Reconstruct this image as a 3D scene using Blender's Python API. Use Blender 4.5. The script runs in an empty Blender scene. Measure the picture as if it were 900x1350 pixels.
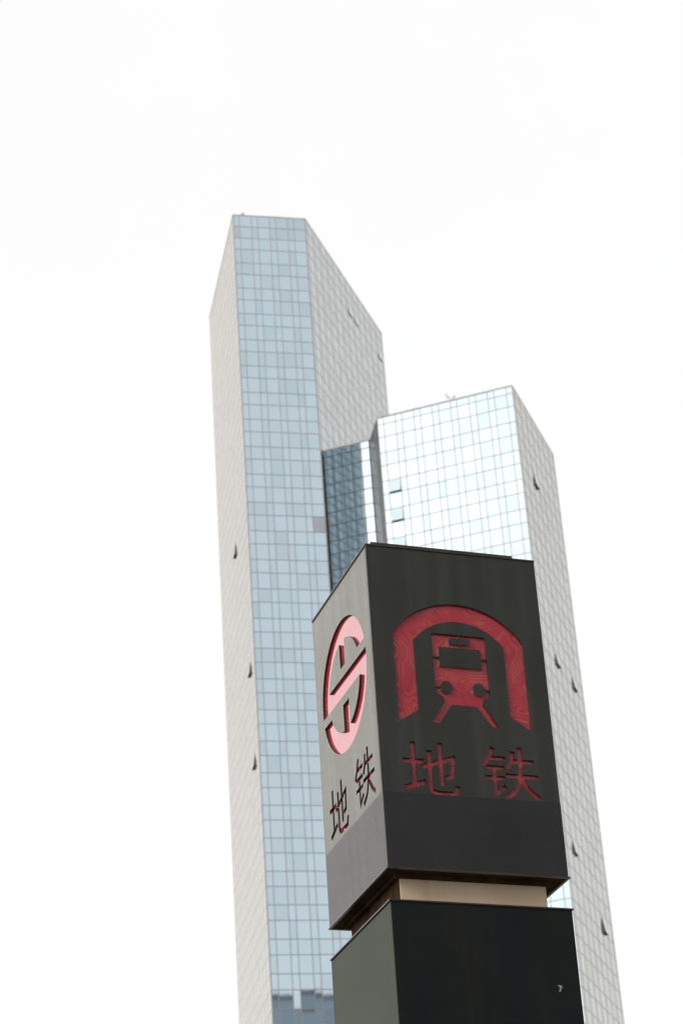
import bpy, bmesh, math, random
from mathutils import Vector, Matrix
random.seed(7)
R = math.radians
scene = bpy.context.scene
col = scene.collection

# ------------------------------------------------------------------ camera
CAMZ = 1.6
PITCH, ROLL = 0.49943, -0.07187
fw = Vector((0, math.cos(PITCH), math.sin(PITCH)))
up = Vector((0, -math.sin(PITCH), math.cos(PITCH)))
rt = Vector((1, 0, 0))
r2 = math.cos(ROLL) * rt + math.sin(ROLL) * up
u2 = -math.sin(ROLL) * rt + math.cos(ROLL) * up
cd = bpy.data.cameras.new('camera')
cam = bpy.data.objects.new('camera', cd); col.objects.link(cam)
M = Matrix((r2, u2, -fw)).transposed().to_4x4(); M.translation = Vector((0, 0, CAMZ))
cam.matrix_world = M
cd.sensor_fit = 'VERTICAL'; cd.sensor_height = 36.0; cd.sensor_width = 24.0
cd.lens = 2990.03 / 1350 * 36
cd.clip_start = 0.1; cd.clip_end = 8000
cd.dof.use_dof = True; cd.dof.focus_distance = 12.3; cd.dof.aperture_fstop = 5.8
scene.camera = cam

# ------------------------------------------------------------------ sky, sun, exposure
SUN_AZ, SUN_EL = R(229), R(27)          # compass angle clockwise from +Y (view direction)
sun_dir = Vector((math.sin(SUN_AZ) * math.cos(SUN_EL), math.cos(SUN_AZ) * math.cos(SUN_EL), math.sin(SUN_EL)))
w = bpy.data.worlds.new('World'); scene.world = w; w.use_nodes = True
nt = w.node_tree; nt.nodes.clear(); N = nt.nodes.new; LK = nt.links.new
def mth(nt, op, a, b=None, clamp=False):
    n = nt.nodes.new('ShaderNodeMath'); n.operation = op; n.use_clamp = clamp
    for i, v in enumerate((a, b)):
        if v is None: continue
        if isinstance(v, (int, float)): n.inputs[i].default_value = v
        else: nt.links.new(v, n.inputs[i])
    return n.outputs[0]
sky = N('ShaderNodeTexSky'); sky.sky_type = 'NISHITA'; sky.sun_disc = False
sky.sun_elevation = SUN_EL; sky.sun_rotation = SUN_AZ
sky.air_density = 1.0; sky.dust_density = 4.0; sky.ozone_density = 1.5
tc = N('ShaderNodeTexCoord')
dot = N('ShaderNodeVectorMath'); dot.operation = 'DOT_PRODUCT'; dot.inputs[1].default_value = sun_dir
LK(tc.outputs['Generated'], dot.inputs[0])
glow = mth(nt, 'POWER', mth(nt, 'MAXIMUM', dot.outputs['Value'], 0.0), 11.0)
sxyz = N('ShaderNodeSeparateXYZ'); LK(tc.outputs['Generated'], sxyz.inputs[0])
hor = mth(nt, 'POWER', mth(nt, 'SUBTRACT', 1.0, mth(nt, 'MAXIMUM', sxyz.outputs['Z'], 0.0)), 3.0)
lum = mth(nt, 'ADD', mth(nt, 'MULTIPLY', hor, 2.2), 10.95)        # thin overcast, paler towards the horizon
cl = N('ShaderNodeTexNoise'); cl.inputs['Scale'].default_value = 3.2; cl.inputs['Detail'].default_value = 5
cl.inputs['Roughness'].default_value = 0.55
LK(tc.outputs['Generated'], cl.inputs['Vector'])
lum = mth(nt, 'MULTIPLY', lum, mth(nt, 'ADD', mth(nt, 'MULTIPLY', cl.outputs['Fac'], 0.10), 0.95))
oc = N('ShaderNodeVectorMath'); oc.operation = 'SCALE'; oc.inputs[0].default_value = (1.0, 0.995, 0.985)
LK(lum, oc.inputs['Scale'])
gl = N('ShaderNodeVectorMath'); gl.operation = 'SCALE'; gl.inputs[0].default_value = (1.0, 0.90, 0.80)   # glow of the veiled sun
LK(mth(nt, 'MULTIPLY', glow, 12.5), gl.inputs['Scale'])
oc2 = N('ShaderNodeVectorMath'); oc2.operation = 'ADD'; LK(oc.outputs[0], oc2.inputs[0]); LK(gl.outputs[0], oc2.inputs[1])
mix = N('ShaderNodeMix'); mix.data_type = 'RGBA'; mix.inputs[0].default_value = 0.88
LK(sky.outputs[0], mix.inputs[6]); LK(oc2.outputs[0], mix.inputs[7])
bg = N('ShaderNodeBackground'); bg.inputs['Strength'].default_value = 0.1
LK(mix.outputs[2], bg.inputs['Color'])
wo = N('ShaderNodeOutputWorld'); LK(bg.outputs[0], wo.inputs['Surface'])

sl = bpy.data.lights.new('sun', 'SUN'); sl.energy = 1.0; sl.angle = R(16); sl.color = (1.0, 0.95, 0.88)
so = bpy.data.objects.new('sun', sl); col.objects.link(so)
so.rotation_euler = (-sun_dir).to_track_quat('-Z', 'Y').to_euler(); so.location = (-60, -40, 120)

scene.view_settings.view_transform = 'Standard'; scene.view_settings.look = 'None'
scene.view_settings.exposure = 0.0; scene.view_settings.gamma = 1.0
scene.view_settings.use_curve_mapping = False
scene.render.engine = 'CYCLES'

# ------------------------------------------------------------------ materials
def new_mat(name):
    m = bpy.data.materials.new(name); m.use_nodes = True
    return m, m.node_tree, m.node_tree.nodes['Principled BSDF']
def noise(nt, scale, detail=3, rough=0.5, stretch=None, coord='Object', dist=0.0):
    t = nt.nodes.new('ShaderNodeTexCoord'); mp = nt.nodes.new('ShaderNodeMapping')
    nt.links.new(t.outputs[coord], mp.inputs[0])
    if stretch: mp.inputs['Scale'].default_value = stretch
    n = nt.nodes.new('ShaderNodeTexNoise'); n.inputs['Scale'].default_value = scale
    n.inputs['Detail'].default_value = detail; n.inputs['Roughness'].default_value = rough
    n.inputs['Distortion'].default_value = dist
    nt.links.new(mp.outputs[0], n.inputs['Vector'])
    return n.outputs['Fac']
def ramp(nt, fac, stops):
    r = nt.nodes.new('ShaderNodeValToRGB'); e = r.color_ramp.elements
    while len(e) < len(stops): e.new(0.5)
    for i, (p, c) in enumerate(stops):
        e[i].position = p; e[i].color = (*c, 1)
    nt.links.new(fac, r.inputs[0]); return r.outputs[0]
def mixc(nt, fac, a, b, mode='MIX'):
    m = nt.nodes.new('ShaderNodeMix'); m.data_type = 'RGBA'; m.blend_type = mode
    for i, v in ((0, fac), (6, a), (7, b)):
        if isinstance(v, (int, float)): m.inputs[i].default_value = v
        elif isinstance(v, tuple): m.inputs[i].default_value = (*v, 1)
        else: nt.links.new(v, m.inputs[i])
    return m.outputs[2]
def bump(nt, bs, h, strength, dist=0.01):
    b = nt.nodes.new('ShaderNodeBump'); b.inputs['Strength'].default_value = strength; b.inputs['Distance'].default_value = dist
    nt.links.new(h, b.inputs['Height']); nt.links.new(b.outputs[0], bs.inputs['Normal'])

def glass_mat(name, f0, var=0.10, rough=0.03):
    """coated reflective curtain-wall glass: tinted mirror coat, each pane a little different"""
    m, nt, bs = new_mat(name)
    oi = nt.nodes.new('ShaderNodeObjectInfo'); ge = nt.nodes.new('ShaderNodeNewGeometry')
    rnd = mth(nt, 'FRACT', mth(nt, 'ADD', oi.outputs['Random'], ge.outputs['Random Per Island']))
    k = mth(nt, 'ADD', mth(nt, 'MULTIPLY', mth(nt, 'POWER', rnd, 2.0), -2 * var), 1.0 + var * 0.66)
    v = nt.nodes.new('ShaderNodeVectorMath'); v.operation = 'SCALE'; v.inputs[0].default_value = f0
    nt.links.new(k, v.inputs['Scale'])
    nt.links.new(v.outputs[0], bs.inputs['Base Color'])
    bs.inputs['Metallic'].default_value = 1.0; bs.inputs['Roughness'].default_value = rough
    bs.inputs['Specular Tint'].default_value = (1.0, 0.91, 0.83, 1)
    h = noise(nt, 0.6, 1, coord='Object')
    bump(nt, bs, h, 0.035, 0.02)
    return m
def plain(name, colr, rough=0.5, metal=0.0, var=0.0, scale=2.0, stretch=None, ior=1.5):
    m, nt, bs = new_mat(name)
    bs.inputs['Roughness'].default_value = rough; bs.inputs['Metallic'].default_value = metal
    bs.inputs['IOR'].default_value = ior
    if var:
        f = noise(nt, scale, 5, 0.6, stretch)
        c = ramp(nt, f, [(0.3, tuple(x * (1 - var) for x in colr)), (0.7, tuple(min(1, x * (1 + var)) for x in colr))])
        nt.links.new(c, bs.inputs['Base Color'])
    else: bs.inputs['Base Color'].default_value = (*colr, 1)
    return m
M_GLASS = glass_mat('reflective_glass', (0.475, 0.575, 0.635), 0.055)
M_GLASS_DIM = glass_mat('reflective_glass_dim', (0.34, 0.38, 0.42), 0.05)
M_MULL = plain('mullion_metal', (0.36, 0.33, 0.305), 0.26, 0.0, 0.12, 0.4, None, 1.9)
M_CORE = plain('dark_interior', (0.03, 0.03, 0.032), 0.7, 0, 0.3, 0.5)
M_GAPSHADE = plain('sash_gap_shade', (0.16, 0.16, 0.16), 0.5)  # sash edges, and painted shade for the gaps beside open sashes
M_DARKP = plain('dark_reflection_panel', (0.055, 0.062, 0.07), 0.25, 0, 0.3, 0.3, (1, 1, 0.3))  # dark colour stands in for the wing mirrored in this strip's glass
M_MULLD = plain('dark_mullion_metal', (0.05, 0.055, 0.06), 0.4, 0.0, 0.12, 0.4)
M_COPE = plain('coping_metal', (0.55, 0.53, 0.49), 0.35, 0.0, 0.2, 0.5)
M_GREYP = plain('opaque_grey_panel', (0.60, 0.64, 0.69), 0.5, 0, 0.08, 1.0)
M_TAN = plain('tan_cladding', (0.17, 0.145, 0.118), 0.4, 0, 0.35, 0.3, (1, 1, 0.25))
M_ROOF = plain('roof_membrane', (0.2, 0.2, 0.2), 0.8, 0, 0.3, 0.2)

# ------------------------------------------------------------------ helpers
def add_box(bm, x0, x1, y0, y1, z0, z1, mi=0):
    v = [bm.verts.new((x, y, z)) for x in (x0, x1) for y in (y0, y1) for z in (z0, z1)]
    for q in ((0, 1, 3, 2), (4, 6, 7, 5), (0, 4, 5, 1), (2, 3, 7, 6), (0, 2, 6, 4), (1, 5, 7, 3)):
        f = bm.faces.new([v[i] for i in q]); f.material_index = mi
def add_tube(bm, p, q, r, seg=8, r2=None):
    p, q = Vector(p), Vector(q); d = (q - p).normalized()
    a = d.orthogonal().normalized(); b = d.cross(a); r2 = r if r2 is None else r2
    A = [bm.verts.new(p + r * (math.cos(t) * a + math.sin(t) * b)) for t in [2 * math.pi * i / seg for i in range(seg)]]
    B = [bm.verts.new(q + r2 * (math.cos(t) * a + math.sin(t) * b)) for t in [2 * math.pi * i / seg for i in range(seg)]]
    for i in range(seg):
        j = (i + 1) % seg; bm.faces.new((A[i], A[j], B[j], B[i]))
    bm.faces.new(A[::-1]); bm.faces.new(B)
def add_prism(bm, poly, y0, y1):
    """polygon in x,z pushed along y"""
    a = [bm.verts.new((x, y0, z)) for x, z in poly]; b = [bm.verts.new((x, y1, z)) for x, z in poly]
    bm.faces.new(a); bm.faces.new(b[::-1]); n = len(poly)
    for i in range(n):
        j = (i + 1) % n; bm.faces.new((a[j], a[i], b[i], b[j]))
def add_vprism(bm, poly, z0, z1, mi=0, mtop=None):
    a = [bm.verts.new((x, y, z0)) for x, y in poly]; b = [bm.verts.new((x, y, z1)) for x, y in poly]
    bm.faces.new(a[::-1]).material_index = mi
    bm.faces.new(b).material_index = mi if mtop is None else mtop; n = len(poly)
    for i in range(n):
        j = (i + 1) % n; bm.faces.new((a[i], a[j], b[j], b[i])).material_index = mi
def to_mesh(bm, name, *mats):
    bmesh.ops.recalc_face_normals(bm, faces=bm.faces)
    me = bpy.data.meshes.new(name); bm.to_mesh(me); bm.free()
    for m in mats: me.materials.append(m)
    return me
def link(name, data, parent=None, loc=(0, 0, 0), rot=(0, 0, 0)):
    o = bpy.data.objects.new(name, data); col.objects.link(o)
    o.parent = parent; o.location = loc; o.rotation_euler = rot
    return o
def part(name, bm, parent, *mats, **k): return link(name, to_mesh(bm, name, *mats), parent, **k)
def thing(name, label, cat, loc=(0, 0, 0), rz=0, group=None):
    o = link(name, None, None, loc, (0, 0, rz)); o.empty_display_size = 0.5
    o['label'] = label; o['category'] = cat
    if group: o['group'] = group
    return o
def beveled_box(x0, x1, y0, y1, z0, z1, b=0.002, seg=2):
    bm = bmesh.new(); add_box(bm, x0, x1, y0, y1, z0, z1)
    bmesh.ops.recalc_face_normals(bm, faces=bm.faces)
    bmesh.ops.bevel(bm, geom=bm.edges[:], offset=b, segments=seg, profile=0.6, affect='EDGES')
    return bm

# ------------------------------------------------------------------ ground
m, nt, bs = new_mat('paving')
br = nt.nodes.new('ShaderNodeTexBrick'); t = nt.nodes.new('ShaderNodeTexCoord'); nt.links.new(t.outputs['Object'], br.inputs['Vector'])
br.inputs['Scale'].default_value = 1.0; br.inputs['Brick Width'].default_value = 0.6; br.inputs['Row Height'].default_value = 0.3
br.inputs['Mortar Size'].default_value = 0.006
br.inputs['Color1'].default_value = (0.19, 0.18, 0.17, 1); br.inputs['Color2'].default_value = (0.24, 0.23, 0.21, 1); br.inputs['Mortar'].default_value = (0.08, 0.08, 0.08, 1)
c = mixc(nt, noise(nt, 0.7, 6, 0.6), br.outputs['Color'], (0.13, 0.125, 0.12))
nt.links.new(c, bs.inputs['Base Color']); bs.inputs['Roughness'].default_value = 0.75
bm = bmesh.new(); S = 4000
vs = [bm.verts.new(p) for p in ((-S, -S, 0), (S, -S, 0), (S, S, 0), (-S, S, 0))]; bm.faces.new(vs)
g = part('ground', bm, None, m); g['kind'] = 'structure'

# ------------------------------------------------------------------ curtain-wall towers
SC = 0.9
def dv(a): return Vector((math.sin(a), math.cos(a)))
aL, aR = -0.21095, 0.31917
pA = Vector((-12.854, 272.882)) * SC
pB = pA + dv(aL + math.pi / 2) * 10.812 * SC
pL = pA + dv(aL) * 27.458 * SC
pC = pB + dv(aR) * 34.371 * SC
pK = pB + dv(aR) * 0.72 * SC + dv(aR + math.pi / 2) * 0.06
pG = pK + dv(aR + math.pi / 2) * 6.90 * SC
pD = pG - dv(aL) * 5.796 * SC
pE = pD + dv(aR + math.pi / 2) * 19.414 * SC
pF = pE + dv(aR) * 20.725 * SC
def H(h): return h * SC + CAMZ
def zlines(top, a0, zmin=6.0):
    """grid lines from the roof down: short rows 2.02, tall rows 2.43 (before scaling)"""
    z = [top]
    h = a0
    if top - a0 > 3: z.append(top - 1.95)
    while H(h) > zmin:
        z.append(h); z.append(h - 2.02); h -= 4.45
    return [H(x) for x in z]
def cols_wn(width, start='n', end='n'):
    """narrow / wide column rhythm filling the width"""
    per = 2.70 * SC; n = max(1, round((width - 0.94 * SC * (end == 'n')) / per))
    seq = ['n', 'w'] * n + (['n'] if end == 'n' else [])
    tot = sum(0.35 if s == 'n' else 0.65 for s in seq)
    return [width * (0.35 if s == 'n' else 0.65) / tot for s in seq], seq

class Facade:
    def __init__(s, root, p0, p1, zs, ws, glass=M_GLASS, mw=0.10, proud=0.035, mull=None, jit=0.15):
        s.mull, s.jit = mull or M_MULL, jit
        s.root, s.p0, s.p1, s.zs, s.ws, s.glass, s.mw, s.proud = root, p0, p1, zs, ws, glass, mw, proud
        s.u = (p1 - p0).normalized(); s.rz = math.atan2(s.u.y, s.u.x)
        s.x = [0]
        for q in ws: s.x.append(s.x[-1] + q)
        s.skip = set(); s.meshes = {}; s.base = Vector((p0.x, p0.y, 0)) - Vector((root.location.x, root.location.y, 0))
        s.T = Matrix.Translation(s.base) @ Matrix.Rotation(s.rz, 4, 'Z')
    def rect(s, c, r):
        g = s.mw * 0.35
        return s.x[c] + g, s.x[c + 1] - g, s.zs[r + 1] + g, s.zs[r] - g
    def single(s, c, r, name, mat=None, tilt=0.0):
        jit = s.jit
        x0, x1, z0, z1 = s.rect(c, r); mat = mat or s.glass
        key = (round(x1 - x0, 3), round(z1 - z0, 3), mat.name, tilt > 0)
        if key not in s.meshes:
            bm = bmesh.new(); hw, hh = (x1 - x0) / 2, (z1 - z0)
            add_box(bm, -hw, hw, -0.02, 0.02, -hh, 0, 1)
            for f in bm.faces:
                if all(abs(v.co.y + 0.02) < 1e-6 for v in f.verts): f.material_index = 0
            s.meshes[key] = to_mesh(bm, name, mat, M_CORE)
        # hinge at the top edge
        p = s.T @ Vector(((x0 + x1) / 2, 0.0, z1))
        if tilt:
            me = s.open_mesh(x1 - x0, z1 - z0, tilt, mat)
            o = link(name, me, s.root, p, (0, 0, s.rz))
        else:
            o = link(name, s.meshes[key], s.root, p, (R(random.gauss(0, jit)), 0, s.rz + R(random.gauss(0, jit))))
        s.skip.add((c, r)); return o
    def open_mesh(s, w_, h_, tilt, mat):
        """top-hung sash swung out at the foot, its two side gaps filled by dark triangles in place of shade"""
        bm = bmesh.new(); d = h_ * math.sin(R(tilt)); hh = h_ * math.cos(R(tilt)); hw = w_ / 2
        # sash
        A = [bm.verts.new(p) for p in ((-hw, -0.03, 0), (hw, -0.03, 0), (hw, -0.03 - d, -hh), (-hw, -0.03 - d, -hh))]
        B = [bm.verts.new(p) for p in ((-hw, 0.02, 0), (hw, 0.02, 0), (hw, 0.02 - d, -hh), (-hw, 0.02 - d, -hh))]
        bm.faces.new(A[::-1]).material_index = 0
        for q in ((0, 1), (1, 2), (2, 3), (3, 0)):
            bm.faces.new((A[q[0]], A[q[1]], B[q[1]], B[q[0]])).material_index = 1
        bm.faces.new(B).material_index = 1
        # dark triangles standing in for the shade inside the side gaps
        for sx in (-1, 1):
            x = sx * (hw - 0.01)
            bm.faces.new([bm.verts.new(p) for p in ((x, 0.02, -0.1), (x, 0.02 - d * 0.97, -hh * 0.97), (x, 0.03, -hh * 0.97))]).material_index = 1
        me = bpy.data.meshes.new('open_window'); bm.to_mesh(me); bm.free()
        me.materials.append(mat); me.materials.append(M_GAPSHADE)
        return me
    def singles(s, rows, names=None, pick=None):
        for r in rows:
            for c in range(len(s.ws)):
                if (c, r) in s.skip: continue
                wide = s.ws[c] > 1.25 * SC
                s.single(c, r, 'glass_pane' if wide else 'narrow_glass_pane')
    def rest(s, name='glass_panes'):
        bm = bmesh.new()
        for r in range(len(s.zs) - 1):
            for c in range(len(s.ws)):
                if (c, r) in s.skip: continue
                x0, x1, z0, z1 = s.rect(c, r); j = [random.gauss(0, 0.0007) for _ in range(4)]
                y = -0.02
                f = bm.faces.new([bm.verts.new(s.T @ Vector(p)) for p in ((x0, y + j[0], z0), (x1, y + j[1], z0), (x1, y + j[2], z1), (x0, y + j[0] + j[2] - j[1], z1))])
        if not bm.faces: bm.free(); return
        me = bpy.data.meshes.new(name); bm.to_mesh(me); bm.free(); me.materials.append(s.glass)
        o = link(name, me, s.root); o['kind'] = 'stuff'
    def bars(s, single=False, zsingle=None):
        hw = s.mw / 2; W = s.x[-1]; zt, zb = s.zs[0], s.zs[-1]
        bmj = bmesh.new()
        if single:
            bm = bmesh.new(); add_box(bm, -hw, hw, -0.02 - s.proud, 0.04, zb - 0.3, zt); mv = to_mesh(bm, 'mullion', s.mull)
            bm = bmesh.new(); add_box(bm, 0, W, -0.02 - s.proud * 0.8, 0.038, -hw, hw); mt = to_mesh(bm, 'transom', s.mull)
        for i, x in enumerate(s.x):
            x = min(max(x, hw), W - hw)
            if single: link('mullion', mv, s.root, s.T @ Vector((x, 0, 0)), (0, 0, s.rz))
            else: add_box(bmj, x - hw, x + hw, -0.02 - s.proud, 0.04, zb - 0.3, zt)
        for z in s.zs[1:]:
            if single and (zsingle is None or z > zsingle): link('transom', mt, s.root, s.T @ Vector((0, 0, z)), (0, 0, s.rz))
            else: add_box(bmj, 0.002, W - 0.002, -0.02 - s.proud * 0.8, 0.038, z - hw, z + hw)
        if bmj.faces:
            bmesh.ops.transform(bmj, matrix=s.T, verts=bmj.verts)
            o = part('mullion_grid', bmj, s.root, s.mull); o['kind'] = 'stuff'
        else: bmj.free()
    def row_of(s, h):
        z = H(h)
        for r in range(len(s.zs) - 1):
            if s.zs[r + 1] <= z <= s.zs[r]: return r
    def col_of(s, u, wide=True):
        best = min(range(len(s.ws)), key=lambda c: abs((s.x[c] + s.x[c + 1]) / 2 - u * SC) + (10 if wide and s.ws[c] < 1.25 * SC else 0))
        return best
    def coping(s, h=0.35, mat=None, proud=0.03, over=0.0):
        bm = bmesh.new(); add_box(bm, -0.0, s.x[-1] + over, -0.02 - proud, 0.3, s.zs[0] + 0.002, s.zs[0] + h)
        bmesh.ops.transform(bm, matrix=s.T, verts=bm.verts)
        part('coping', bm, s.root, mat or M_COPE)

def shrink(poly, d):
    """inset a counter-clockwise polygon"""
    out = []; n = len(poly)
    for i in range(n):
        p, q, r = poly[i - 1], poly[i], poly[(i + 1) % n]
        e1 = (q - p).normalized(); e2 = (r - q).normalized()
        n1 = Vector((-e1.y, e1.x)); n2 = Vector((-e2.y, e2.x))
        b = (n1 + n2); k = d / max(0.2, b.dot(n1)); out.append(q + b * k)
    return out

# --- tall tower: narrow blue front, two long receding sides
lt = thing('glass_tower', 'taller tower with narrow blue glass front and two pale receding sides', 'skyscraper', (pA.x, pA.y, 0))
off = Vector((pA.x, pA.y))
polyL = [pA, pB, pC, pL]
bm = bmesh.new(); add_vprism(bm, [tuple(p - off) for p in shrink(polyL, 0.05)], 0, H(199.6), 0, 1)
part('core', bm, lt, M_CORE, M_ROOF)
zL = zlines(200, 196.0)
fb = Facade(lt, pA, pB, zL, cols_wn((pB - pA).length, end='w')[0], M_GLASS, 0.088, 0.025)
o = fb.single(7, fb.row_of(148.0), 'opaque_panel', M_GREYP); o['label'] = 'grey opaque panel among the blue panes'
o = fb.single(0, fb.row_of(197.0), 'opaque_panel', M_GREYP); o['label'] = 'dull grey panel just below the roof'
nrow = sum(1 for z in zL if z > H(74))
fb.singles(range(nrow)); fb.rest(); fb.bars(True, H(73)); fb.coping(0.16)
fl = Facade(lt, pL, pA, zL, cols_wn((pA - pL).length)[0], M_GLASS, 0.13, 0.005)
for u, h in ((15.65, 150.4), (23.98, 128.2), (24.1, 114.9)):
    fl.single(fl.col_of(u), fl.row_of(h), 'open_window', tilt=7.5)
fl.rest('side_glass_panes'); fl.bars(); fl.coping(0.16)
fr = Facade(lt, pB, pC, zL, cols_wn((pC - pB).length)[0], M_GLASS, 0.13, 0.018)
for u, h in ((19.7, 195.2), (22.0, 195.2), (31.3, 195.2)):
    fr.single(fr.col_of(u), fr.row_of(h), 'open_window', tilt=3)
fr.rest('side_glass_panes'); fr.bars(); fr.coping(0.16)
bm = bmesh.new(); add_box(bm, -0.25, 0.25, -0.2, 0.2, 0, 0.55); add_tube(bm, (0.1, 0, 0.5), (0.1, 0, 0.8), 0.08)
q = pA + (pB - pA) * 0.14 + dv(aL) * 0.25
part('roof_vent', bm, lt, M_COPE, loc=(q.x - off.x, q.y - off.y, H(199.6) + 0.3))

# --- lower tower with recessed link wing
rtw = thing('glass_tower', 'shorter tower with broad white-reflecting glass front and a dark recessed wing', 'skyscraper', (pD.x, pD.y, 0))
off = Vector((pD.x, pD.y))
pK2 = pK + dv(aR) * 15 * SC
pJ = pF - dv(aR + math.pi / 2) * ((pF - pK2).dot(dv(aR + math.pi / 2)))
polyR = [pK, pG, pD, pE, pF, pJ]
TOPR = 160.3
bm = bmesh.new(); add_vprism(bm, [tuple(p - off) for p in shrink(polyR, 0.05)], 0, H(TOPR - 0.3), 0, 1)
part('core', bm, rtw, M_CORE, M_ROOF)
zR = zlines(TOPR, 159.25)
wf, _ = cols_wn((pE - pD).length)
ff = Facade(rtw, pD, pE, zR, wf, M_GLASS, 0.085, 0.025)
for h in (149.5, 145.1, 140.6):
    o = ff.single(1, ff.row_of(h), 'open_window', tilt=9)
nr = sum(1 for z in zR if z > H(134))
ff.singles(range(nr)); ff.rest(); ff.bars(True, H(134)); ff.coping(0.2, M_COPE)
fs = Facade(rtw, pE, pF, zR, cols_wn((pF - pE).length)[0], M_GLASS, 0.13, 0.022)
for u, h in ((8.64, 149.4), (8.6, 123.2), (16.2, 123.2), (3.8, 96.8), (17.3, 88.2)):
    fs.single(fs.col_of(u), fs.row_of(h), 'open_window', tilt=7.5)
fs.rest('side_glass_panes'); fs.bars(); fs.coping(0.16)
LW = (pG - pK).length
fk = Facade(rtw, pK, pG, zR, [LW / 5] * 5, M_GLASS, 0.10, 0.02, M_MULLD, 0.015)
fk.singles(range(sum(1 for z in zR if z > H(140)))); fk.rest(); fk.bars(True, H(140)); fk.coping(0.16)
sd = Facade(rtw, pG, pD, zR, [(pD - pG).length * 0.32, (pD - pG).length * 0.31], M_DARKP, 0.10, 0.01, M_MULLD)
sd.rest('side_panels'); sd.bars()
bm = bmesh.new(); add_box(bm, (pD - pG).length * 0.635, (pD - pG).length - 0.01, -0.07, 0.05, 0, H(TOPR) - 0.01)
bmesh.ops.transform(bm, matrix=sd.T, verts=bm.verts); part('corner_cladding', bm, rtw, M_TAN)

# roof davit on the lower tower
q = pD + (pE - pD) * 0.555 + dv(aR) * 1.2
dvt = thing('roof_davit', 'small pale metal davit on the roof of the shorter tower', 'davit', (q.x, q.y, H(TOPR) + 0.0), -aR)
dvt.scale = (0.8, 0.8, 1.25)
M_DAV = plain('weathered_white_paint', (0.82, 0.79, 0.74), 0.5, 0, 0.1, 2)
bm = bmesh.new(); add_tube(bm, (0, 0, -0.35), (0, 0, 1.15), 0.14); add_box(bm, -0.3, 0.3, -0.3, 0.3, -0.4, -0.05); part('post', bm, dvt, M_DAV)
bm = bmesh.new(); add_tube(bm, (0.05, 0, 0.45), (-1.25, 0, 1.55), 0.09); add_tube(bm, (0, 0, 1.0), (0.35, 0, 1.1), 0.08); part('arm', bm, dvt, M_DAV)
bm = bmesh.new(); add_tube(bm, (-1.05, 0, 1.38), (-1.0, 0, 0.95), 0.06); part('brace', bm, dvt, M_DAV)

# --- tall neighbour standing to the left of the picture: mirrored in the recessed wing
la = R(215.9)
link_pt = pK + (pG - pK) * (5.5 / 6.93)
e0 = link_pt + dv(la) * 112
tw = thing('glass_tower', 'neighbouring dark glass tower mirrored in the recessed wing', 'skyscraper', (e0.x, e0.y, 0))
e1 = e0 + dv(la + R(150)) * 32
e2 = e1 + dv(la + R(60)) * 24; e3 = e0 + dv(la + R(60)) * 24
# order so that faces look outward
TT = 246
zT = zlines(TT, TT - 4, 6.0)
bm = bmesh.new(); pl = [e0, e3, e2, e1]
def area(p): return sum(p[i - 1].x * p[i].y - p[i].x * p[i - 1].y for i in range(len(p)))
if area(pl) < 0: pl.reverse()
add_vprism(bm, [tuple(p - e0) for p in shrink(pl, 0.05)], 0, H(TT - 0.3), 0, 1); part('core', bm, tw, M_CORE, M_ROOF)
for i in range(4):
    a_, b_ = pl[i], pl[(i + 1) % 4]
    f_ = Facade(tw, a_, b_, zT, cols_wn((b_ - a_).length)[0], M_GLASS, 0.25, 0.02, M_MULLD)
    f_.rest('side_glass_panes'); f_.bars()

# --- slab block behind the camera: mirrored low on the blue front and in the sign's face
M_SLAB = plain('dark_stone_cladding', (0.13, 0.125, 0.12), 0.6, 0, 0.25, 0.15)
M_SLABG = plain('dark_window_glass', (0.04, 0.055, 0.065), 0.08, 0, 0.2, 0.3)
sb = Vector((118, -58))
sbr = thing('office_block', 'broad dark stone office block mirrored at the foot of the blue glass front', 'building', (sb.x, sb.y, 0), R(12))
HB = 168.0
bm = bmesh.new(); add_box(bm, -116, 46, -13, 13, 0, HB); part('wall', bm, sbr, M_SLAB)
bm = bmesh.new(); add_box(bm, -116.6, 46.6, -13.6, 13.6, HB, HB + 1.2); part('parapet', bm, sbr, M_SLAB)
bm = bmesh.new(); add_box(bm, -116.3, 46.3, -13.3, 13.3, HB - 26, HB - 0.01); part('glass_crown', bm, sbr, M_GLASS_DIM)
for x0, x1, y0, y1, h in ((-30, -12, -8, 6, 2.2), (3, 30, -9, 4, 1.6), (-70, -52, -9, 3, 2.0)):
    bm = bmesh.new(); add_box(bm, x0, x1, y0, y1, HB + 1.2, HB + 1.2 + h); part('plant_room', bm, sbr, M_GLASS_DIM)
bm = bmesh.new(); add_prism(bm, [(-8, HB + 1.2), (1, HB + 1.2), (1, HB + 5.5)], -4, 6); part('lift_housing', bm, sbr, M_SLAB)
bm = bmesh.new()
for r in range(33):
    for c in range(40):
        for y0, y1 in ((12.9, 13.04), (-13.04, -12.9)):
            x = -115 + c * 4.0; z = 5 + r * 4.05
            add_box(bm, x + 0.5, x + 3.3, y0, y1, z, z + 2.2)
o = part('window_panes', bm, sbr, M_SLABG); o['kind'] = 'stuff'

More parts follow.
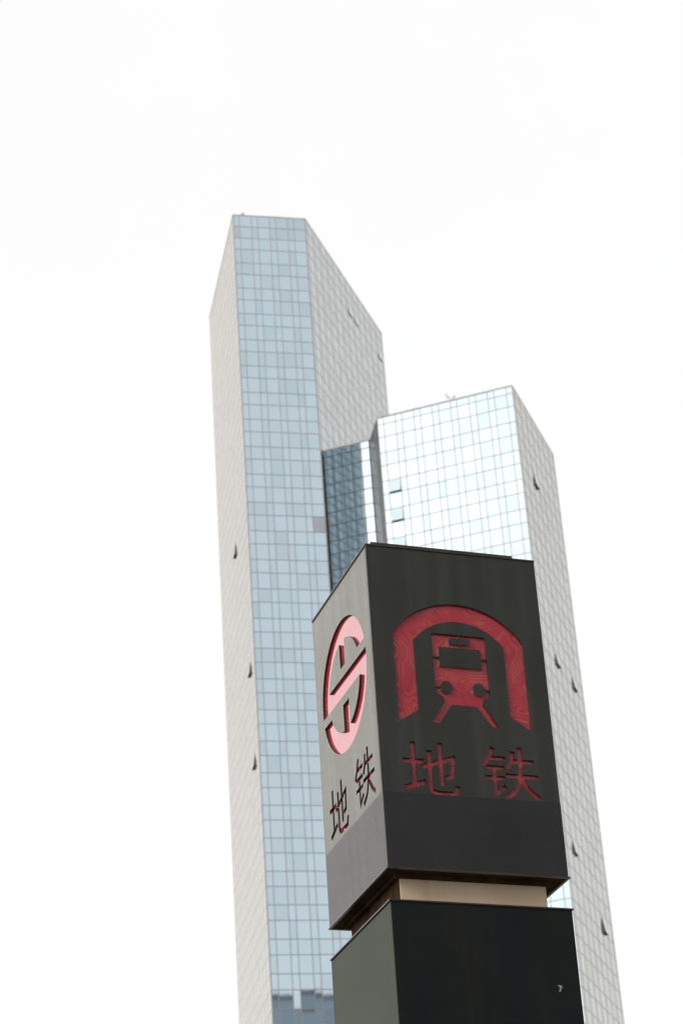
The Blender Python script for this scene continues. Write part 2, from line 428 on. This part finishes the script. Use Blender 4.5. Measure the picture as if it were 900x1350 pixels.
# ------------------------------------------------------------------ metro sign
CA = -0.34719
SW, SD = 1.0, 0.974
Z_TOP, Z_BOT, Z_LOW = CAMZ + 5.814, CAMZ + 3.947, CAMZ + 3.775
def metal_panel(name, base, streak, ior, rough, rvar=0.08, warm=None, metal=0.85):
    """dark coated sheet metal with faint vertical run-off streaks and grime"""
    m, nt, bs = new_mat(name)
    f1 = noise(nt, 5, 3, 0.55, (3.0, 3.0, 0.14)); f2 = noise(nt, 2.2, 2, 0.5)
    c = mixc(nt, ramp(nt, f1, [(0.46, (0, 0, 0)), (0.74, (1, 1, 1))]), base, streak)
    c = mixc(nt, ramp(nt, f2, [(0.45, (0, 0, 0)), (0.8, (0.6, 0.6, 0.6))]), c, tuple(x * 0.75 for x in base))
    sp = noise(nt, 55, 2, 0.5)
    c = mixc(nt, ramp(nt, sp, [(0.76, (0, 0, 0)), (0.79, (0.5, 0.5, 0.5))]), c, (0.2, 0.19, 0.17))
    nt.links.new(c, bs.inputs['Base Color'])
    bs.inputs['IOR'].default_value = ior; bs.inputs['Metallic'].default_value = metal
    rr = nt.nodes.new('ShaderNodeMapRange'); nt.links.new(f1, rr.inputs[0])
    rr.inputs[1].default_value = 0.3; rr.inputs[2].default_value = 0.7; rr.inputs[3].default_value = rough - rvar / 2; rr.inputs[4].default_value = rough + rvar
    nt.links.new(rr.outputs[0], bs.inputs['Roughness'])
    h = f2
    bump(nt, bs, h, 0.06, 0.01)
    bs.inputs['Specular Tint'].default_value = (*(warm or (1, 0.93, 0.84)), 1)
    return m
M_UP = metal_panel('bronze_coated_sheet', (0.215, 0.216, 0.198), (0.250, 0.268, 0.250), 1.5, 0.20, 0.05, (1.0, 0.95, 0.90))
M_BAND = metal_panel('charcoal_film', (0.168, 0.166, 0.178), (0.158, 0.156, 0.168), 1.4, 0.25, 0.04, (0.80, 0.75, 0.71))
M_LOW = metal_panel('green_black_sheet', (0.066, 0.083, 0.084), (0.094, 0.094, 0.082), 1.4, 0.22, 0.05, (0.63, 0.61, 0.52))
M_EDGE = plain('cut_edge', (0.022, 0.014, 0.011), 0.55)
M_LIP = plain('dark_bronze_lip', (0.06, 0.05, 0.042), 0.3, 0.0, 0.3, 8, None, 1.8)
M_UNDER = plain('mottled_brown_sheet', (0.05, 0.030, 0.014), 0.9, 0, 0.6, 9, None, 1.15)  # mottled dark brown for underside, flange and neck sheet
M_NECK = metal_panel('tan_painted_steel', (0.84, 0.67, 0.48), (0.72, 0.57, 0.41), 1.45, 0.5, 0.05, None, 0.0)
# red acrylic with paler orange swirling bands in its colour
m, nt, bs = new_mat('red_acrylic')
t = nt.nodes.new('ShaderNodeTexCoord')
nz = noise(nt, 3.0, 2, 0.5, dist=0.6)
wv = mth(nt, 'SINE', mth(nt, 'MULTIPLY', nz, 170.0))
wv = mth(nt, 'POWER', mth(nt, 'ADD', mth(nt, 'MULTIPLY', wv, 0.5), 0.5), 2.5)
msk = ramp(nt, noise(nt, 6.5, 3, 0.5), [(0.36, (0, 0, 0)), (0.56, (1, 1, 1))])
fac = mth(nt, 'MULTIPLY', wv, msk)
c = mixc(nt, ramp(nt, noise(nt, 9, 4, 0.6), [(0.35, (0, 0, 0)), (0.7, (1, 1, 1))]), (0.62, 0.020, 0.050), (0.74, 0.038, 0.066))
c = mixc(nt, mth(nt, 'MULTIPLY', fac, 0.5), c, (0.80, 0.22, 0.15))
nt.links.new(c, bs.inputs['Base Color']); bs.inputs['Roughness'].default_value = 0.06; bs.inputs['IOR'].default_value = 1.8
bs.inputs['Coat Weight'].default_value = 1.0; bs.inputs['Coat IOR'].default_value = 2.8; bs.inputs['Coat Roughness'].default_value = 0.04
bump(nt, bs, nz, 0.05, 0.01)
M_RED = m

base = Vector((0.109, 11.055))
sign = thing('metro_totem_sign', 'dark square metro totem with red tunnel-train emblem and Chinese lettering', 'metro sign', (base.x, base.y, 0), -CA)
sign.rotation_euler = (0, R(0.38), -CA)
sign.location.x -= math.tan(R(0.38)) * 5.9 * math.cos(CA); sign.location.y -= math.tan(R(0.38)) * 5.9 * -math.sin(CA)

PT = 0.0145          # plate thickness
BAND = 0.42
BOXH = Z_TOP - Z_BOT
def arc(cx, cz, r, a0, a1, n): return [(cx + r * math.cos(R(a0 + (a1 - a0) * i / n)), cz + r * math.sin(R(a0 + (a1 - a0) * i / n))) for i in range(n + 1)]
def arch(hw, zs, rise, n=28):
    rad = (hw * hw + rise * rise) / (2 * rise); cz = zs + rise - rad; a = math.degrees(math.asin((zs - cz) / rad))
    return arc(0.5, cz, rad, a, 180 - a, n)
def stroke(pts, wd):
    """a polyline of constant width as one polygon (mitred)"""
    P = [Vector(p) for p in pts]; Lf, Rg = [], []
    for i, p in enumerate(P):
        d1 = (P[i] - P[i - 1]).normalized() if i else (P[1] - P[0]).normalized()
        d2 = (P[i + 1] - P[i]).normalized() if i < len(P) - 1 else d1
        n1 = Vector((-d1.y, d1.x)); n2 = Vector((-d2.y, d2.x)); b = (n1 + n2).normalized()
        k = min(1.7, 1 / max(0.3, b.dot(n1))) * wd / 2
        Lf.append(tuple(p + b * k)); Rg.append(tuple(p - b * k))
    return Lf + Rg[::-1]
def curve(pts, n=6):
    """smooth a polyline (Catmull-Rom)"""
    P = [Vector(p) for p in pts]; P = [2 * P[0] - P[1]] + P + [2 * P[-1] - P[-2]]; out = []
    for i in range(1, len(P) - 2):
        for k in range(n):
            t = k / n; a, b, c_, d = P[i - 1:i + 3]
            out.append(tuple(0.5 * ((2 * b) + (c_ - a) * t + (2 * a - 5 * b + 4 * c_ - d) * t * t + (3 * b - a - 3 * c_ + d) * t ** 3)))
    return out + [tuple(P[-2])]
SWD = 0.0275
chars = [stroke(p, w_) for p, w_ in (
    ([(0.124, 0.603), (0.242, 0.603)], SWD), ([(0.184, 0.712), (0.184, 0.468)], SWD), ([(0.126, 0.448), (0.247, 0.490)], 0.030),
    ([(0.228, 0.571), (0.408, 0.632), (0.398, 0.527), (0.358, 0.514)], SWD), ([(0.3385, 0.716), (0.3385, 0.470)], SWD),
    (curve([(0.275, 0.668), (0.274, 0.52), (0.275, 0.452), (0.300, 0.431), (0.36, 0.427)], 4) + [(0.412, 0.429), (0.426, 0.475)], SWD),
    ([(0.641, 0.712), (0.613, 0.655), (0.578, 0.606)], SWD), ([(0.622, 0.652), (0.708, 0.652)], 0.023), ([(0.594, 0.598), (0.698, 0.598)], 0.023), ([(0.584, 0.539), (0.698, 0.539)], 0.023),
    ([(0.642, 0.602), (0.641, 0.448), (0.698, 0.492)], SWD),
    ([(0.752, 0.697), (0.741, 0.640), (0.716, 0.592)], SWD), ([(0.742, 0.641), (0.872, 0.641)], 0.024), ([(0.702, 0.556), (0.890, 0.556)], 0.024),
    (curve([(0.793, 0.722), (0.793, 0.600), (0.782, 0.530), (0.752, 0.468), (0.690, 0.428)], 4), SWD),
    (curve([(0.793, 0.556), (0.812, 0.508), (0.842, 0.468), (0.888, 0.432)], 4), SWD))]
arch_poly = [(0.121, 0.822)] + [(p[0], p[1]) for p in reversed(arch(0.379, 1.345, 0.206))] + [(0.879, 0.822), (0.7615, 0.903)] + arch(0.2615, 1.312, 0.132) + [(0.2385, 0.903)]
body_poly = [(0.343, 1.045)] + [(0.343, 1.350), (0.347, 1.360), (0.357, 1.364), (0.643, 1.364), (0.653, 1.360), (0.657, 1.350)] + \
    [(0.657, 1.045), (0.654, 1.015), (0.640, 1.000), (0.622, 0.992), (0.614, 0.985), (0.612, 0.960), (0.692, 0.831), (0.650, 0.831), (0.571, 0.944), (0.429, 0.944), (0.350, 0.831), (0.308, 0.831), (0.388, 0.960), (0.386, 0.985), (0.378, 0.992), (0.360, 1.000), (0.346, 1.015)]
# round emblem on the side face
ec, ez, Ro, Ri = 0.478, 1.250, 0.388, 0.268
zt1, zt0, zb1, zb0 = 1.363, 1.303, 1.193, 1.140
def ang(z, r): return math.degrees(math.asin((z - ez) / r))
def angx(x, r, top): a = math.degrees(math.acos((x - ec) / r)); return a if top else -a
emb = arc(ec, ez, Ro, ang(zt1, Ro), 180 - ang(zb1, Ro), 40)                     # outer: upper right gap over the top to the bar's left end
emb += [(p[0], p[1]) for p in arc(ec, ez, Ri, 360 + ang(zb1, Ri), 360 + angx(0.541, Ri, False), 14)]
emb += [(0.541, zb0), (0.438, zb0)]
emb += arc(ec, ez, Ri, 360 + angx(0.438, Ri, False), 180 - ang(zb0, Ri), 12)
emb += arc(ec, ez, Ro, 180 - ang(zb0, Ro), 360 + ang(zt0, Ro), 40)
emb += arc(ec, ez, Ri, 180 - ang(zt0, Ri), angx(0.431, Ri, True), 14)
emb += [(0.431, zt1), (0.520, zt1)]
emb += arc(ec, ez, Ri, angx(0.520, Ri, True), ang(zt1, Ri), 12)

def cut_plate(name, w_, z0, z1, cutters, mat):
    bm = bmesh.new(); add_box(bm, 0, w_, 0, PT, z0, z1)
    plate = link(name, to_mesh(bm, name, mat))
    tmp = []
    for i, poly in enumerate(cutters):
        bm = bmesh.new(); add_prism(bm, poly, -0.05, 0.05 + i * 0.0007)
        c_ = link('cutter', to_mesh(bm, 'cutter')); tmp.append(c_)
        md = plate.modifiers.new('b', 'BOOLEAN'); md.operation = 'DIFFERENCE'; md.solver = 'EXACT'; md.object = c_
    dg = bpy.context.evaluated_depsgraph_get()
    me = bpy.data.meshes.new_from_object(plate.evaluated_get(dg)); me.name = name
    plate.modifiers.clear(); plate.data = me
    me.materials.clear(); me.materials.append(mat); me.materials.append(M_EDGE)
    for p in me.polygons: p.material_index = 0 if abs(p.normal.y) > 0.9 else 1
    for c_ in tmp: bpy.data.objects.remove(c_)
    return plate
VZ = 0.004
front = cut_plate('front_panel', SW, BAND, BOXH, [arch_poly, body_poly] + chars, M_UP)
front.parent = sign; front.location = (0, 0, Z_BOT)
front['label'] = 'front plate with cut-out train emblem and lettering'
side = cut_plate('side_panel', SD - PT - 0.001, BAND, BOXH, [emb] + [[(x - 0.016, z + 0.029) for x, z in p] for p in chars], M_UP)
side.parent = sign; side.rotation_euler = (0, 0, R(-90)); side.location = (0, SD, Z_BOT)
side['label'] = 'side plate with round cut-out emblem and lettering'
# emblem islands on the front plate
def island(name, poly, y0=0.0, y1=PT, parent=front):
    bm = bmesh.new(); add_prism(bm, poly, y0, y1); return part(name, bm, parent, M_UP)
def rrect(x0, x1, z0, z1, r, n=5):
    return arc(x1 - r, z1 - r, r, 0, 90, n) + arc(x0 + r, z1 - r, r, 90, 180, n) + arc(x0 + r, z0 + r, r, 180, 270, n) + arc(x1 - r, z0 + r, r, 270, 360, n)
island('windscreen', rrect(0.379, 0.623, 1.170, 1.285, 0.006))
island('roof_lamp', rrect(0.441, 0.566, 1.308, 1.343, 0.016))
for cx in (0.408, 0.594): island('headlight', arc(cx, 1.046, 0.036, 0, 351, 39))
for nm, x0, x1, z0, z1 in (('tie_bar', 0.500, 0.508, 1.343, 1.3645), ('tie_bar', 0.500, 0.508, 1.2845, 1.3085), ('tie_bar', 0.3425, 0.3795, 1.220, 1.227), ('tie_bar', 0.6225, 0.6575, 1.226, 1.233),
                           ('tie_bar', 0.3425, 0.374, 1.042, 1.049), ('tie_bar', 0.629, 0.6575, 1.044, 1.051)):
    island(nm, [(x0, z0), (x1, z0), (x1, z1), (x0, z1)], 0.0012, PT - 0.001)
# red acrylic behind the plates
bm = bmesh.new(); add_box(bm, 0.03, SW - 0.03, PT + 0.0005, PT + 0.006, BAND - 0.02, BOXH - 0.05)
part('red_backing', bm, sign, M_RED, loc=(0, 0, Z_BOT))
bm = bmesh.new(); add_box(bm, PT + 0.0005, PT + 0.006, 0.03, SD - 0.03, BAND - 0.02, BOXH - 0.05)
part('red_backing', bm, sign, M_RED, loc=(0, 0, Z_BOT))
# plain plates and lower bands
def plate(name, x0, x1, y0, y1, z0, z1, mat, b=0.0015): return part(name, beveled_box(x0, x1, y0, y1, z0, z1, b), sign, mat)
zb = Z_BOT
plate('lower_band', -0.0010, SW + 0.001, -0.0010, PT, zb + 0.004, zb + BAND - 0.0006, M_BAND, 0.0008)
plate('lower_band', -0.0010, PT, PT + 0.0008, SD, zb + 0.004, zb + BAND - 0.0006, M_BAND, 0.0008)
plate('back_panel', 0, SW, SD + 0.0008, SD + PT, zb + 0.004, Z_TOP, M_UP)
plate('side_panel', SW - PT, SW, PT + 0.001, SD, zb + 0.004, Z_TOP, M_UP)
plate('corner_trim', -0.0022, 0.006, -0.0022, 0.006, zb + 0.005, Z_TOP + 0.001, M_LIP, 0.001)
# top cap: a thin lipped sheet, a shorter cover strip on it
plate('top_cap', -0.006, SW + 0.002, -0.006, SD + 0.012, Z_TOP + 0.0015, Z_TOP + 0.010, M_LIP, 0.0015)
plate('cover_strip', 0.03, SW - 0.13, -0.002, SD - 0.05, Z_TOP + 0.0105, Z_TOP + 0.026, M_LIP, 0.003)
# bottom lip and underside
def frame(bm, x0, x1, y0, y1, wd, z0, z1):
    add_box(bm, x0, x1, y0, y0 + wd, z0, z1); add_box(bm, x0, x1, y1 - wd, y1, z0, z1)
    add_box(bm, x0, x0 + wd, y0 + wd, y1 - wd, z0, z1); add_box(bm, x1 - wd, x1, y0 + wd, y1 - wd, z0, z1)
bm = bmesh.new(); frame(bm, -0.009, SW + 0.009, -0.009, SD + 0.009, 0.016, zb - 0.004, zb + 0.0035); part('bottom_lip', bm, sign, M_LIP)
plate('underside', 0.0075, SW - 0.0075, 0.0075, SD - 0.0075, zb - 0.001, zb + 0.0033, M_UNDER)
IN = 0.092
part('neck', beveled_box(IN, SW - IN, IN, SD - IN, Z_LOW - 0.02, zb - 0.0015, 0.004), sign, M_NECK)
plate('neck_side_sheet', IN - 0.004, IN - 0.0008, IN + 0.004, SD - IN - 0.004, Z_LOW - 0.01, zb - 0.023, M_UNDER, 0.0006)  # thin dark brown sheet added over the neck's left face
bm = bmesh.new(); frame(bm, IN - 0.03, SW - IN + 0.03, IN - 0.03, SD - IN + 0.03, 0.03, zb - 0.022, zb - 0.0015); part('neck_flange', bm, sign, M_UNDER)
# lower pillar
plate('pillar_front', 0, SW, 0, PT, 0.22, Z_LOW - 0.006, M_LOW)
plate('pillar_side', 0, PT, PT + 0.0008, SD, 0.22, Z_LOW - 0.006, M_LOW)
plate('pillar_side', SW - PT, SW, PT + 0.0008, SD, 0.22, Z_LOW - 0.006, M_LOW)
plate('pillar_back', 0, SW, SD + 0.0008, SD + PT, 0.22, Z_LOW - 0.006, M_LOW)
plate('pillar_cap', -0.008, SW + 0.008, -0.008, SD + 0.016, Z_LOW - 0.005, Z_LOW + 0.003, M_LIP)
plate('plinth', -0.05, SW + 0.05, -0.05, SD + 0.05, 0.0, 0.215, M_NECK, 0.01)
# small pale chip where the coating has flaked
M_CHIP = plain('bare_primer', (0.42, 0.37, 0.28), 0.6, 0, 0.3, 60)
bm = bmesh.new()
add_prism(bm, [(0.0, 0.022), (0.012, 0.018), (0.024, 0.021), (0.020, 0.012), (0.030, 0.010), (0.019, 0.004), (0.016, -0.012), (0.002, -0.014), (0.010, -0.006), (0.012, 0.006), (0.009, 0.012)], -0.0012, 0.0005)
part('flaked_chip', bm, sign, M_CHIP, loc=(0.873, 0, Z_LOW - 0.43))
